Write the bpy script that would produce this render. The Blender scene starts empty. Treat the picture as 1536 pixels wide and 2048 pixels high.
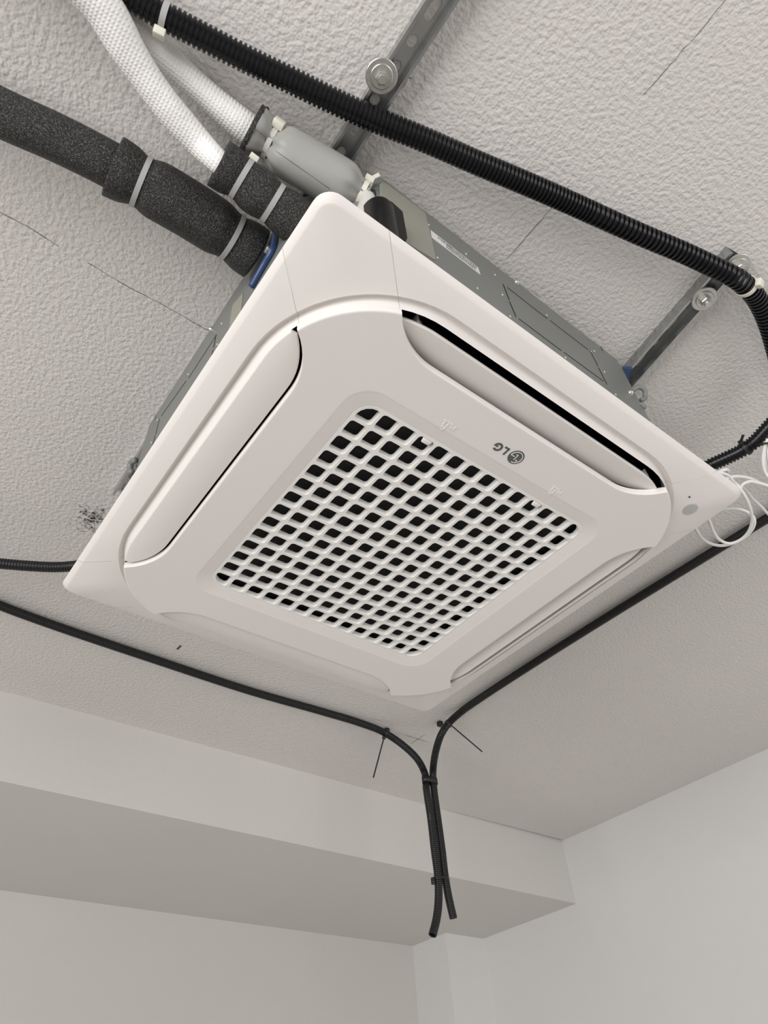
import bpy, bmesh, math, random
import numpy as np
from mathutils import Vector, Matrix
random.seed(7); rng = np.random.default_rng(7)
SC = bpy.context.scene
COL = SC.collection

# ------------------------------------------------------------------ camera, light, exposure
F = 1376.95                                   # focal length in pixels of a 1536 x 2048 frame
CR = np.array([[0.79590485, -0.60245039, -0.05990817],
               [0.39336484, 0.58981063, -0.70525706],
               [0.46021687, 0.53775175, 0.70641595]])      # rows: right, down, forward
CC = np.array([-0.42493174, -0.48314144, -0.58214157])
cam_d = bpy.data.cameras.new('camera'); cam = bpy.data.objects.new('camera', cam_d); COL.objects.link(cam)
cam_d.sensor_fit = 'HORIZONTAL'; cam_d.sensor_width = 36.0; cam_d.lens = 36.0 * F / 1536.0
cam_d.clip_start = 0.01; cam_d.clip_end = 60
M = Matrix.Identity(4)
for i in range(3):
    M[i][0] = CR[0][i]; M[i][1] = -CR[1][i]; M[i][2] = -CR[2][i]; M[i][3] = CC[i]
cam.matrix_world = M
SC.camera = cam
SC.view_settings.view_transform = 'Standard'; SC.view_settings.look = 'None'
SC.view_settings.exposure = -0.32; SC.view_settings.gamma = 1.0
SC.view_settings.use_curve_mapping = False

W = bpy.data.worlds.new('daylight'); SC.world = W; W.use_nodes = True
bg = W.node_tree.nodes['Background']; bg.inputs[0].default_value = (0.95, 0.97, 1.0, 1); bg.inputs[1].default_value = 0.33

def area(name, loc, rot, sx, sy, power, col):
    l = bpy.data.lights.new(name, 'AREA'); l.shape = 'RECTANGLE'; l.size = sx; l.size_y = sy; l.energy = power; l.color = col
    o = bpy.data.objects.new(name, l); COL.objects.link(o); o.location = loc; o.rotation_euler = rot
    return o
# tall windows of the room: one in the wall on the -x side, one in the wall behind the camera
area('window_light_side', (-2.5, -1.05, -0.95), (0, math.radians(-90), 0), 1.7, 2.2, 100, (1.0, 0.98, 0.96))
area('window_light_rear', (1.1, -3.2, -1.0), (math.radians(90), 0, 0), 2.6, 1.9, 52, (1.0, 0.99, 0.975))

def px(u, v, ax, val):
    """point of the place seen at photo pixel (u, v), on the real plane axis = val"""
    d = CR.T @ np.array([(u - 768.0) / F, (v - 1024.0) / F, 1.0])
    s = (val - CC[ax]) / d[ax]
    return CC + s * d

ZC = 0.264          # ceiling height above the panel frame
ZF = -2.25          # floor

# ------------------------------------------------------------------ materials
MATS = {}
def mat(name, col, rough=0.5, metal=0.0, spec=0.5, noise=None, bump=None, trans=0.0):
    """noise = (scale, amount) colour mottle ; bump = (scale, strength, distance, detail)"""
    m = bpy.data.materials.new(name); m.use_nodes = True; MATS[name] = m
    nt = m.node_tree; b = nt.nodes['Principled BSDF']
    b.inputs['Base Color'].default_value = (*col, 1); b.inputs['Roughness'].default_value = rough
    b.inputs['Metallic'].default_value = metal; b.inputs['Specular IOR Level'].default_value = spec
    tc = nt.nodes.new('ShaderNodeTexCoord')
    if noise:
        n = nt.nodes.new('ShaderNodeTexNoise'); n.inputs['Scale'].default_value = noise[0]; n.inputs['Detail'].default_value = 4
        nt.links.new(tc.outputs['Object'], n.inputs['Vector'])
        r = nt.nodes.new('ShaderNodeMix'); r.data_type = 'RGBA'
        a = noise[1]
        r.inputs[6].default_value = (*[max(0, c * (1 - a)) for c in col], 1)
        r.inputs[7].default_value = (*[min(1, c * (1 + a)) for c in col], 1)
        nt.links.new(n.outputs['Fac'], r.inputs[0]); nt.links.new(r.outputs[2], b.inputs['Base Color'])
    if bump:
        n2 = nt.nodes.new('ShaderNodeTexNoise'); n2.inputs['Scale'].default_value = bump[0]; n2.inputs['Detail'].default_value = bump[3]
        n2.inputs['Roughness'].default_value = 0.55
        nt.links.new(tc.outputs['Object'], n2.inputs['Vector'])
        bp = nt.nodes.new('ShaderNodeBump'); bp.inputs['Strength'].default_value = bump[1]; bp.inputs['Distance'].default_value = bump[2]
        nt.links.new(n2.outputs['Fac'], bp.inputs['Height']); nt.links.new(bp.outputs[0], b.inputs['Normal'])
    if trans: b.inputs['Transmission Weight'].default_value = trans
    return m

mat('plaster_ceiling', (0.70, 0.675, 0.65), 0.75, spec=0.2, noise=(3.0, 0.04), bump=(170, 0.68, 0.0034, 1.6))
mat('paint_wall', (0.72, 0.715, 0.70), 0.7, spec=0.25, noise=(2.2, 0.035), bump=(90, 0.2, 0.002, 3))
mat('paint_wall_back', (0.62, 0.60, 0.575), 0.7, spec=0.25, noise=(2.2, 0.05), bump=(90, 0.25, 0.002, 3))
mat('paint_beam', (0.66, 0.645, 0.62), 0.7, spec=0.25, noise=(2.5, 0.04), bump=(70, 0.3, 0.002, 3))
mat('floor_tile', (0.36, 0.345, 0.33), 0.5, noise=(4, 0.06))
mat('panel_white', (0.80, 0.765, 0.74), 0.42, spec=0.35, bump=(900, 0.04, 0.0004, 2))
mat('grille_white', (0.84, 0.825, 0.80), 0.4, spec=0.35)
mat('clip_white', (0.80, 0.80, 0.78), 0.4)
mat('duct_shade_black', (0.004, 0.004, 0.005), 0.9, spec=0.05)  # near-black colour stands in for the shade inside the outlets
mat('logo_grey', (0.10, 0.105, 0.10), 0.5)
mat('lens_grey', (0.46, 0.46, 0.45), 0.25)
mat('housing_grey', (0.235, 0.245, 0.235), 0.45, metal=0.15, spec=0.4, noise=(14, 0.05))
mat('insulation_olive', (0.31, 0.31, 0.26), 0.65, noise=(30, 0.06))
mat('slot_dark', (0.012, 0.012, 0.012), 0.8)
mat('plastic_black', (0.005, 0.005, 0.006), 0.33, spec=0.16)
mat('conduit_black', (0.005, 0.005, 0.007), 0.27, spec=0.35)
mat('thin_conduit_black', (0.009, 0.009, 0.010), 0.42, spec=0.4)
mat('nylon_white', (0.78, 0.76, 0.66), 0.4, spec=0.4)
mat('nylon_clear', (0.42, 0.42, 0.42), 0.35, spec=0.4)
mat('nylon_black', (0.015, 0.015, 0.015), 0.4)
mat('blue_plastic', (0.03, 0.065, 0.17), 0.3, spec=0.5)
mat('pvc_wrap_grey', (0.345, 0.345, 0.325), 0.4, spec=0.35, noise=(18, 0.05))
mat('pvc_flap', (0.62, 0.60, 0.57), 0.5)
mat('cable_white', (0.86, 0.86, 0.83), 0.45, spec=0.4)
mat('steel_galv', (0.46, 0.47, 0.47), 0.27, metal=0.95, noise=(60, 0.25))
mat('steel_bolt', (0.60, 0.60, 0.57), 0.34, metal=0.9, noise=(250, 0.2))
mat('crack_dark', (0.10, 0.09, 0.08), 0.9)
mat('pencil', (0.36, 0.35, 0.34), 0.9)
mat('sticker_white', (0.78, 0.77, 0.75), 0.5)
mat('print_black', (0.04, 0.04, 0.04), 0.6)
mat('emboss_light', (0.86, 0.83, 0.81), 0.35)

def foam_mat():
    m = mat('foam_black', (0.02, 0.019, 0.019), 0.5, spec=0.5)
    nt = m.node_tree; b = nt.nodes['Principled BSDF']
    tc = nt.nodes.new('ShaderNodeTexCoord')
    v = nt.nodes.new('ShaderNodeTexVoronoi'); v.inputs['Scale'].default_value = 1050
    n = nt.nodes.new('ShaderNodeTexNoise'); n.inputs['Scale'].default_value = 620; n.inputs['Detail'].default_value = 2
    nt.links.new(tc.outputs['Object'], v.inputs['Vector']); nt.links.new(tc.outputs['Object'], n.inputs['Vector'])
    cr = nt.nodes.new('ShaderNodeValToRGB'); cr.color_ramp.elements[0].position = 0.47; cr.color_ramp.elements[1].position = 0.80
    cr.color_ramp.elements[0].color = (0.008, 0.0078, 0.0075, 1); cr.color_ramp.elements[1].color = (0.15, 0.145, 0.14, 1)
    nt.links.new(n.outputs['Fac'], cr.inputs[0]); nt.links.new(cr.outputs[0], b.inputs['Base Color'])
    bp = nt.nodes.new('ShaderNodeBump'); bp.inputs['Strength'].default_value = 0.75; bp.inputs['Distance'].default_value = 0.0012
    nt.links.new(v.outputs['Distance'], bp.inputs['Height']); nt.links.new(bp.outputs[0], b.inputs['Normal'])
foam_mat()
def quilt_mat():
    m = mat('quilt_white', (0.86, 0.85, 0.83), 0.4, spec=0.4)
    nt = m.node_tree; b = nt.nodes['Principled BSDF']; tc = nt.nodes.new('ShaderNodeTexCoord')
    w1 = nt.nodes.new('ShaderNodeTexWave'); w1.inputs['Scale'].default_value = 85; w1.bands_direction = 'X'
    w2 = nt.nodes.new('ShaderNodeTexWave'); w2.inputs['Scale'].default_value = 85; w2.bands_direction = 'Y'
    ns = nt.nodes.new('ShaderNodeTexNoise'); ns.inputs['Scale'].default_value = 55
    for n in (w1, w2, ns): nt.links.new(tc.outputs['Object'], n.inputs['Vector'])
    mu = nt.nodes.new('ShaderNodeMath'); mu.operation = 'MULTIPLY'
    nt.links.new(w1.outputs['Fac'], mu.inputs[0]); nt.links.new(w2.outputs['Fac'], mu.inputs[1])
    ad = nt.nodes.new('ShaderNodeMath'); ad.operation = 'MULTIPLY_ADD'; ad.inputs[1].default_value = 3.2
    nt.links.new(ns.outputs['Fac'], ad.inputs[0]); nt.links.new(mu.outputs[0], ad.inputs[2])
    bp = nt.nodes.new('ShaderNodeBump'); bp.inputs['Strength'].default_value = 0.35; bp.inputs['Distance'].default_value = 0.0018
    nt.links.new(ad.outputs[0], bp.inputs['Height']); nt.links.new(bp.outputs[0], b.inputs['Normal'])
quilt_mat()
def filter_mat():
    m = mat('filter_black', (0.006, 0.006, 0.007), 0.6, spec=0.3)
    nt = m.node_tree; b = nt.nodes['Principled BSDF']; tc = nt.nodes.new('ShaderNodeTexCoord')
    w = nt.nodes.new('ShaderNodeTexWave'); w.inputs['Scale'].default_value = 160; w.bands_direction = 'DIAGONAL'
    nt.links.new(tc.outputs['Object'], w.inputs['Vector'])
    cr = nt.nodes.new('ShaderNodeValToRGB'); cr.color_ramp.elements[0].color = (0.003, 0.003, 0.003, 1); cr.color_ramp.elements[1].color = (0.016, 0.016, 0.017, 1)
    nt.links.new(w.outputs['Fac'], cr.inputs[0]); nt.links.new(cr.outputs[0], b.inputs['Base Color'])
filter_mat()

# ------------------------------------------------------------------ helpers
def meshobj(name, verts, faces, m, parent=None, smooth=False, auto=None, flip=False):
    me = bpy.data.meshes.new(name)
    me.from_pydata([tuple(map(float, v)) for v in verts], [], [tuple(int(i) for i in f) for f in faces])
    bm = bmesh.new(); bm.from_mesh(me)
    bmesh.ops.remove_doubles(bm, verts=bm.verts, dist=1e-7)
    bmesh.ops.recalc_face_normals(bm, faces=bm.faces)
    if flip: bmesh.ops.reverse_faces(bm, faces=bm.faces)
    if auto:
        ang = math.radians(auto)
        for f in bm.faces: f.smooth = True
        for e in bm.edges:
            if len(e.link_faces) == 2 and e.calc_face_angle(0) > ang: e.smooth = False
    elif smooth:
        for f in bm.faces: f.smooth = True
    bm.to_mesh(me); bm.free()
    me.materials.append(MATS[m])
    o = bpy.data.objects.new(name, me); COL.objects.link(o)
    if parent: o.parent = parent
    return o
def tag(o, label, cat=None, group=None, kind=None):
    o['label'] = label
    if cat: o['category'] = cat
    if group: o['group'] = group
    if kind: o['kind'] = kind
    return o
def struct(o, label=None, cat=None):
    o['kind'] = 'structure'
    if label: o['label'] = label
    if cat: o['category'] = cat
    return o
def empty(name, loc=(0, 0, 0)):
    o = bpy.data.objects.new(name, None); o.empty_display_size = 0.02; COL.objects.link(o); o.location = loc
    return o
class MB:
    def __init__(s): s.v = []; s.f = []
    def add(s, v, f):
        k = len(s.v); s.v += [tuple(p) for p in v]; s.f += [tuple(i + k for i in q) for q in f]
    def box(s, c, ax, h):
        """c centre, ax 3 unit axes, h half sizes"""
        c = np.array(c, float); v = []
        for i in (-1, 1):
            for j in (-1, 1):
                for k in (-1, 1): v.append(c + i * h[0] * np.array(ax[0]) + j * h[1] * np.array(ax[1]) + k * h[2] * np.array(ax[2]))
        s.add(v, [(0, 1, 3, 2), (4, 6, 7, 5), (0, 4, 5, 1), (2, 3, 7, 6), (0, 2, 6, 4), (1, 5, 7, 3)])
    def build(s, name, m, parent=None, **k): return meshobj(name, s.v, s.f, m, parent, **k)
XYZ = np.eye(3)
def bevel(o, w=0.001, seg=2, ang=35):
    b = o.modifiers.new('bevel', 'BEVEL'); b.width = w; b.segments = seg; b.limit_method = 'ANGLE'; b.angle_limit = math.radians(ang)
    for p in o.data.polygons: p.use_smooth = True
    return o
def prism(outline2d, frame, t0, t1):
    """outline2d in (a,b) ; frame = (origin, ea, eb, en) ; extrude from t0 to t1 along en"""
    o, ea, eb, en = [np.array(q, float) for q in frame]
    n = len(outline2d)
    v = [o + a * ea + b * eb + t0 * en for a, b in outline2d] + [o + a * ea + b * eb + t1 * en for a, b in outline2d]
    f = [tuple(range(n))[::-1], tuple(range(n, 2 * n))] + [(i, (i + 1) % n, n + (i + 1) % n, n + i) for i in range(n)]
    return v, f
def spline(pts, step):
    """Catmull-Rom through pts resampled at about step"""
    P = np.array(pts, float); n = len(P)
    if n == 2: dense = np.linspace(P[0], P[1], 200)
    else:
        E = np.vstack([2 * P[0] - P[1], P, 2 * P[-1] - P[-2]]); dense = []
        for i in range(1, n):
            p0, p1, p2, p3 = E[i - 1], E[i], E[i + 1], E[i + 2]
            d = [max(np.linalg.norm(b - a), 1e-6) ** 0.5 for a, b in ((p0, p1), (p1, p2), (p2, p3))]
            t0 = 0; t1 = d[0]; t2 = t1 + d[1]; t3 = t2 + d[2]
            for t in np.linspace(t1, t2, 40, endpoint=False):
                A1 = (t1 - t) / (t1 - t0) * p0 + (t - t0) / (t1 - t0) * p1; A2 = (t2 - t) / (t2 - t1) * p1 + (t - t1) / (t2 - t1) * p2
                A3 = (t3 - t) / (t3 - t2) * p2 + (t - t2) / (t3 - t2) * p3
                B1 = (t2 - t) / (t2 - t0) * A1 + (t - t0) / (t2 - t0) * A2; B2 = (t3 - t) / (t3 - t1) * A2 + (t - t1) / (t3 - t1) * A3
                dense.append((t2 - t) / (t2 - t1) * B1 + (t - t1) / (t2 - t1) * B2)
        dense.append(P[-1]); dense = np.array(dense)
    s = np.r_[0, np.cumsum(np.linalg.norm(np.diff(dense, axis=0), axis=1))]
    m = max(2, int(round(s[-1] / step)) + 1); t = np.linspace(0, s[-1], m)
    return np.stack([np.interp(t, s, dense[:, k]) for k in range(3)], 1), t
def frames(P):
    T = np.gradient(P, axis=0); T /= np.linalg.norm(T, axis=1)[:, None]
    u = np.cross(T[0], (0, 0, 1.0))
    if np.linalg.norm(u) < 0.1: u = np.cross(T[0], (1.0, 0, 0))
    u /= np.linalg.norm(u); U = [u]
    for i in range(1, len(P)):
        u = U[-1] - T[i] * (U[-1] @ T[i]); u /= np.linalg.norm(u); U.append(u)
    U = np.array(U); return T, U, np.cross(T, U)
def tube(name, pts, rad, m, parent=None, seg=16, step=0.01, caps=True, profile=None, hollow=None, auto=None, pitch=None):
    """rad: number or f(s, length) ; profile: list of (fraction, radius) repeated each step (corrugation)"""
    P, t = spline(pts, step)
    if pitch:                       # uneven ring spacing, pitch(fraction of the length)
        P, t = spline(pts, 0.002); s_ = [0.0]
        while s_[-1] < t[-1]: s_.append(s_[-1] + pitch(s_[-1] / t[-1]))
        s_ = np.minimum(s_, t[-1])[:-1]; P = np.stack([np.interp(s_, t, P[:, k]) for k in range(3)], 1); t = np.array(s_)
    T, U, V = frames(P); rings = []
    if profile:
        for i in range(len(P) - 1):
            for fr, r in profile:
                c = P[i] * (1 - fr) + P[i + 1] * fr; rings.append((c, U[i], V[i], r))
        rings.append((P[-1], U[-1], V[-1], profile[0][1]))
    else:
        for i in range(len(P)): rings.append((P[i], U[i], V[i], rad(t[i], t[-1]) if callable(rad) else rad))
    a = np.linspace(0, 2 * math.pi, seg, endpoint=False); v = []; f = []
    for c, u, w, r in rings:
        for q in a: v.append(c + (u * math.cos(q) + w * math.sin(q)) * r)
    nr = len(rings)
    for i in range(nr - 1):
        for j in range(seg):
            k = (j + 1) % seg; f.append((i * seg + j, i * seg + k, (i + 1) * seg + k, (i + 1) * seg + j))
    if hollow:      # open mouth at the far end: turn back inside
        c, u, w, r = rings[-1]; tdir = T[-1]; b0 = (nr - 1) * seg
        for dd in (0.0, 0.04):
            k0 = len(v)
            for q in a: v.append(c - tdir * dd + (u * math.cos(q) + w * math.sin(q)) * r * hollow)
            for j in range(seg):
                k = (j + 1) % seg; f.append((b0 + j, b0 + k, k0 + k, k0 + j))
            b0 = k0
        f.append(tuple(range(b0, b0 + seg)))
        f.append(tuple(range(seg))[::-1])
    elif caps:
        f.append(tuple(range(seg))[::-1]); f.append(tuple(range((nr - 1) * seg, nr * seg)))
    return meshobj(name, v, f, m, parent, smooth=not auto, auto=auto)
def run_on(pts, length):
    """carry a pipe on beyond its first point, level, in its own direction"""
    d = np.array(pts[0]) - np.array(pts[1]); d[2] = 0; d /= np.linalg.norm(d)
    return [np.array(pts[0]) + d * length, np.array(pts[0]) + d * length * 0.5] + list(pts)
def path_at(pts, s):
    P, t = spline(pts, 0.002); T, U, V = frames(P)
    i = int(np.clip(round(s / t[-1] * (len(P) - 1)) if s <= t[-1] else len(P) - 1, 0, len(P) - 1))
    return P[i], T[i], U[i], V[i]
def path_near(pts, q):
    P, t = spline(pts, 0.002); T, U, V = frames(P); i = int(np.argmin(np.linalg.norm(P - np.array(q), axis=1)))
    return P[i], T[i], U[i], V[i], t[i]
def tie(parent, c, T, r, width=0.0045, thick=0.0012, m='nylon_white', head=None, tail=0.0, hm=None, name='cable_tie', hs=0.0045, tdir=None):
    """flat strap round a tube, with its locking head on the side 'head' (a direction) and a cut tail"""
    T = np.array(T, float); T /= np.linalg.norm(T)
    h = np.array(head if head is not None else (0, 0, -1.0), float); h -= T * (h @ T); h /= np.linalg.norm(h); w = np.cross(T, h)
    a = np.linspace(0, 2 * math.pi, 28, endpoint=False); v = []; f = []
    for s, rr in ((-1, r), (-1, r + thick), (1, r + thick), (1, r)):
        for q in a: v.append(c + T * s * width / 2 + (h * math.cos(q) + w * math.sin(q)) * rr)
    n = len(a)
    for k in range(4):
        for j in range(n): f.append((k * n + j, k * n + (j + 1) % n, ((k + 1) % 4) * n + (j + 1) % n, ((k + 1) % 4) * n + j))
    o = meshobj(name, v, f, m, parent, auto=40)
    b = MB(); b.box(c + h * (r + thick + hs * 0.45), (T, w, h), (hs * 0.8, hs * 0.8, hs * 0.55))
    if tail:
        td = np.array(tdir, float) if tdir is not None else (w * 0.6 + h * 0.8); td /= np.linalg.norm(td)
        sd = np.cross(td, T); sd /= np.linalg.norm(sd); tt = np.cross(sd, td)
        b.box(c + h * (r + thick + hs * 0.6) + td * tail / 2, (td, tt, sd), (tail / 2, width * 0.42, 0.0006))
    hd = b.build('tie_head', hm or m, o); bevel(hd, 0.0006)
    return o

# ------------------------------------------------------------------ the room
XW, YB, YW, ZB = 1.617, 1.075, 1.735, 0.072       # right wall, beam front, back wall, beam underside
X0, Y0 = -3.2, -3.4
def slab(name, lo, hi, m, parent=None):
    b = MB(); lo = np.array(lo); hi = np.array(hi); b.box((lo + hi) / 2, XYZ, (hi - lo) / 2)
    return b.build(name, m, parent)
ceiling = struct(slab('ceiling', (X0, Y0, ZC), (XW, YB + 0.02, ZC + 0.12), 'plaster_ceiling'), 'rough white plastered ceiling with fine cracks', 'ceiling')
struct(slab('floor', (X0, Y0, ZF - 0.1), (XW, YW, ZF), 'floor_tile'), 'pale grey tiled floor below the room', 'floor')
struct(slab('wall_right', (XW, Y0, ZF), (XW + 0.15, YW + 0.15, ZC + 0.12), 'paint_wall'), 'smooth white painted wall on the right', 'wall')
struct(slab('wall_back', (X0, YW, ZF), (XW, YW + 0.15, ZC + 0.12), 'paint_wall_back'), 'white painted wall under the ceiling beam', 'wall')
struct(slab('wall_left_blocker', (X0 - 0.15, 0.25, ZF), (X0, YW + 0.15, ZC + 0.12), 'paint_wall'), 'unseen white part wall on the left, added to darken the back left', 'wall')  # unseen, added to hold back sky light from the far left
# the beam's front edge runs very slightly out of square to the wall
v = [(X0, YB - 0.045, ZB + 0.012), (XW, YB + 0.03, ZB - 0.004), (XW, YW, ZB - 0.004), (X0, YW, ZB + 0.004),
     (X0, YB - 0.045, ZC + 0.12), (XW, YB + 0.03, ZC + 0.12), (XW, YW, ZC + 0.12), (X0, YW, ZC + 0.12)]
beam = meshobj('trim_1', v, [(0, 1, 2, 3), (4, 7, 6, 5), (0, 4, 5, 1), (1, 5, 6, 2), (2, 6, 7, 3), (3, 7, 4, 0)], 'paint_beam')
struct(beam, 'deep white plastered ceiling beam along the back wall', 'beam')
struct(slab('trim_2', (1.435, 1.553, ZF), (XW, YW, ZB + 0.001), 'paint_wall'), 'square white plastered corner column under the beam', 'column')

def ribbon(name, pxs, width, m, wob=0.0, z=ZC - 0.0004, n=24, label=None):
    P, t = spline([px(u, v_, 2, z) for u, v_ in pxs], 0.006); v = []; f = []
    T, U, V = frames(P)
    for i in range(len(P)):
        s = np.cross(T[i], (0, 0, 1.0)); off = s * rng.normal(0, wob) if wob else 0
        w = width * (0.55 + 0.9 * rng.random()) / 2
        v += [P[i] + off - s * w, P[i] + off + s * w]
    for i in range(len(P) - 1): f.append((2 * i, 2 * i + 1, 2 * i + 3, 2 * i + 2))
    o = meshobj(name, v, f, m, ceiling, flip=False)
    if label: o['label'] = label
    return o
ribbon('crack', [(-10, 420), (30, 440), (80, 468), (118, 493)], 0.0007, 'crack_dark', 0.0003)
ribbon('crack', [(176, 525), (250, 570), (330, 612), (417, 662)], 0.0007, 'crack_dark', 0.0002)
ribbon('crack', [(1455, -5), (1400, 62), (1340, 130), (1288, 190)], 0.0005, 'crack_dark', 0.0004)
ribbon('crack', [(1138, 372), (1095, 425), (1050, 478), (1012, 520)], 0.0005, 'crack_dark', 0.0004)
ribbon('crack', [(801, 146), (812, 152), (824, 157)], 0.0006, 'crack_dark', 0.0002)
ribbon('crack', [(815, 154), (810, 168), (800, 180)], 0.0004, 'crack_dark', 0.0002)
ribbon('pencil_mark', [(810, 1470), (835, 1478), (858, 1485)], 0.0016, 'pencil', label='faint pencil stroke of a cross drawn on the ceiling')
ribbon('pencil_mark', [(850, 1469), (836, 1478), (822, 1488)], 0.0022, 'pencil', label='faint pencil stroke of a cross drawn on the ceiling')
ribbon('dark_scuff', [(354, 1299), (362, 1291)], 0.004, 'crack_dark')
# speckled damp stain beside the panel's left edge
b = MB()
for k in range(110):
    u, v_ = rng.normal(188, 17), rng.normal(1040, 13)
    p = px(u, v_, 2, ZC - 0.0004); s = rng.uniform(0.0009, 0.003); d = rng.uniform(0, 3.14)
    e1 = np.array((math.cos(d), math.sin(d), 0)); e2 = np.array((-e1[1], e1[0], 0))
    q = [p + (e1 * math.cos(a) * s * 1.6 + e2 * math.sin(a) * s * 0.7) for a in np.linspace(0, 6.28, 7)[:-1]]
    b.add(q, [(0, 1, 2, 3, 4, 5)])
st = b.build('damp_speckle', 'pencil', ceiling); st['kind'] = 'stuff'; st['label'] = 'dark speckled stain on the plaster'

# ------------------------------------------------------------------ the cassette air conditioner
AC = empty('air_conditioner', (0, 0, ZC))
tag(AC, 'square white four-way cassette air conditioner hanging below the ceiling', 'air conditioner')
def acpart(o):
    o.parent = AC; o.matrix_parent_inverse = Matrix.Translation((0, 0, -ZC)); return o
def rsq(h, r, n=1600):
    """rounded square (half h, corner radius r) as a dense closed loop, from angle -45 deg counter-clockwise"""
    pts = []
    c = h - r
    for k in range(4):
        a0 = k * math.pi / 2
        s = np.linspace(-c, c, n // 8); seg = np.stack([np.full_like(s, h), s], 1)
        t = np.linspace(0, math.pi / 2, n // 8)[1:-1]; arc = np.stack([c + r * np.cos(t), c + r * np.sin(t)], 1)
        q = np.vstack([seg, arc]); ca, sa = math.cos(a0), math.sin(a0)
        pts.append(np.stack([q[:, 0] * ca - q[:, 1] * sa, q[:, 0] * sa + q[:, 1] * ca], 1))
    return np.vstack(pts)
def resample(P, n):
    s = np.r_[0, np.cumsum(np.linalg.norm(np.diff(P, axis=0), axis=1))]; t = np.linspace(0, s[-1], n)
    return np.stack([np.interp(t, s, P[:, k]) for k in range(2)], 1)
SEAM = 0.066; PCACHE = {}
def portion(h, r, side, n, gap=0.00014):
    """points of the ring that belong to the +x side piece, or to the (+x,+y) corner piece"""
    if (h, r, side) in PCACHE: return PCACHE[(h, r, side)]
    P = rsq(h, r, 64000); d = np.abs(P[:, 0]) - np.abs(P[:, 1])
    if side: sel = P[(P[:, 0] > 0) & (d > SEAM + gap)]; sel = sel[np.argsort(sel[:, 1])]
    else:
        sel = P[(P[:, 0] > 0) & (P[:, 1] > 0) & (np.abs(d) < SEAM - gap)]; sel = sel[np.argsort(np.arctan2(sel[:, 1], sel[:, 0]))]
    PCACHE[(h, r, side)] = resample(sel, n)
    return PCACHE[(h, r, side)]
RINGS = [(0.3060, 0.0150, 0.0120), (0.3085, 0.0160, 0.0090), (0.3104, 0.0170, 0.0066), (0.3106, 0.0170, 0.0056), (0.3100, 0.0168, 0.0048),
         (0.3049, 0.0135, 0.0003), (0.3041, 0.0130, 0.0), (0.3030, 0.0145, -0.0004), (0.2860, 0.1417, -0.0059),
         (0.2853, 0.1413, -0.0060), (0.2846, 0.1408, -0.0042), (0.2831, 0.1398, -0.0014), (0.2812, 0.1380, -0.0004), (0.2794, 0.1356, -0.0015), (0.2775, 0.1320, -0.0043),
         (0.2758, 0.1272, -0.0079), (0.2746, 0.1235, -0.0113), (0.2741, 0.1224, -0.0122), (0.2738, 0.1218, -0.0112), (0.2738, 0.1218, 0.0150)]
def rot2(P, k):
    c, s = (1, 0, -1, 0)[k % 4], (0, 1, 0, -1)[k % 4]
    return np.stack([P[:, 0] * c - P[:, 1] * s, P[:, 0] * s + P[:, 1] * c], 1)
def frame_piece(name, side, k, n):
    v = []; f = []
    for h, r, z in RINGS:
        q = rot2(portion(h, r, side, n), k); v += [(a, b_, z) for a, b_ in q]
    for i in range(len(RINGS) - 1):
        for j in range(n - 1): f.append((i * n + j, i * n + j + 1, (i + 1) * n + j + 1, (i + 1) * n + j))
    o = meshobj(name, v, f, 'panel_white', auto=28); acpart(o); return o
# the four sides in the photograph: k=0 right (+x), 1 far left (+y), 2 near left (-x), 3 near right (-y)
SIDES = ['far right', 'far left', 'near left', 'near right']
for k in range(4):
    frame_piece('frame_side', True, k, 34); c = frame_piece('corner_cover', False, k, 34)

# centre panel: lobes at the corners, scalloped at the four air outlets
RH, RR = 0.2734, 0.1216           # outer line of the raised centre
D_IN, S0, RHO = 0.2346, 0.135, 0.0783
def d_in(s):
    a = max(0.0, abs(s) - S0); return D_IN + RHO - math.sqrt(max(RHO ** 2 - a * a, 1e-9))
def d_out(s, h=RH, r=RR):
    c = h - r; a = abs(s)
    return h if a <= c else c + math.sqrt(max(r * r - (a - c) ** 2, 0))
S_END = 0.1972
def centre_outline():
    out = []
    for k in range(4):                 # +x scallop: d along x, s along y
        s = np.linspace(-S_END, S_END, 61); q = np.array([(d_in(t), t) for t in s])
        P = rsq(0.2744, 0.1230, 6400); a0 = math.atan2(S_END, d_in(S_END)); a1 = math.pi / 2 - a0
        ang = np.arctan2(P[:, 1], P[:, 0]); sel = P[(ang > a0) & (ang < a1)]; sel = sel[np.argsort(np.arctan2(sel[:, 1], sel[:, 0]))]
        q = np.vstack([q, resample(sel, 30)[1:-1]]); out.append(rot2(q, k))
    return np.vstack(out)
CO = centre_outline(); NO = len(CO)
def ray_to_rsq(dirs, h, r):
    P = rsq(h, r, 12800); ang = np.unwrap(np.arctan2(P[:, 1], P[:, 0])); rad = np.linalg.norm(P, axis=1)
    a = np.arctan2(dirs[:, 1], dirs[:, 0]); o = np.argsort(np.mod(ang, 2 * math.pi)); A = np.mod(ang, 2 * math.pi)[o]; Rr = rad[o]
    rr = np.interp(np.mod(a, 2 * math.pi), np.r_[A[-1] - 2 * math.pi, A, A[0] + 2 * math.pi], np.r_[Rr[-1], Rr, Rr[0]])
    return np.stack([np.cos(a) * rr, np.sin(a) * rr], 1)
GP = 0.0238858; GH = 7 * GP; ZG = -0.0177           # grille pitch, half size, face height
Lr = np.linalg.norm(CO, axis=1)[:, None]
def inset(d): return CO * (1 - d / Lr)
IN = ray_to_rsq(CO, 0.1852, 0.030); IN2 = ray_to_rsq(CO, 0.1695, 0.0215)
ZP = -0.0201
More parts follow.
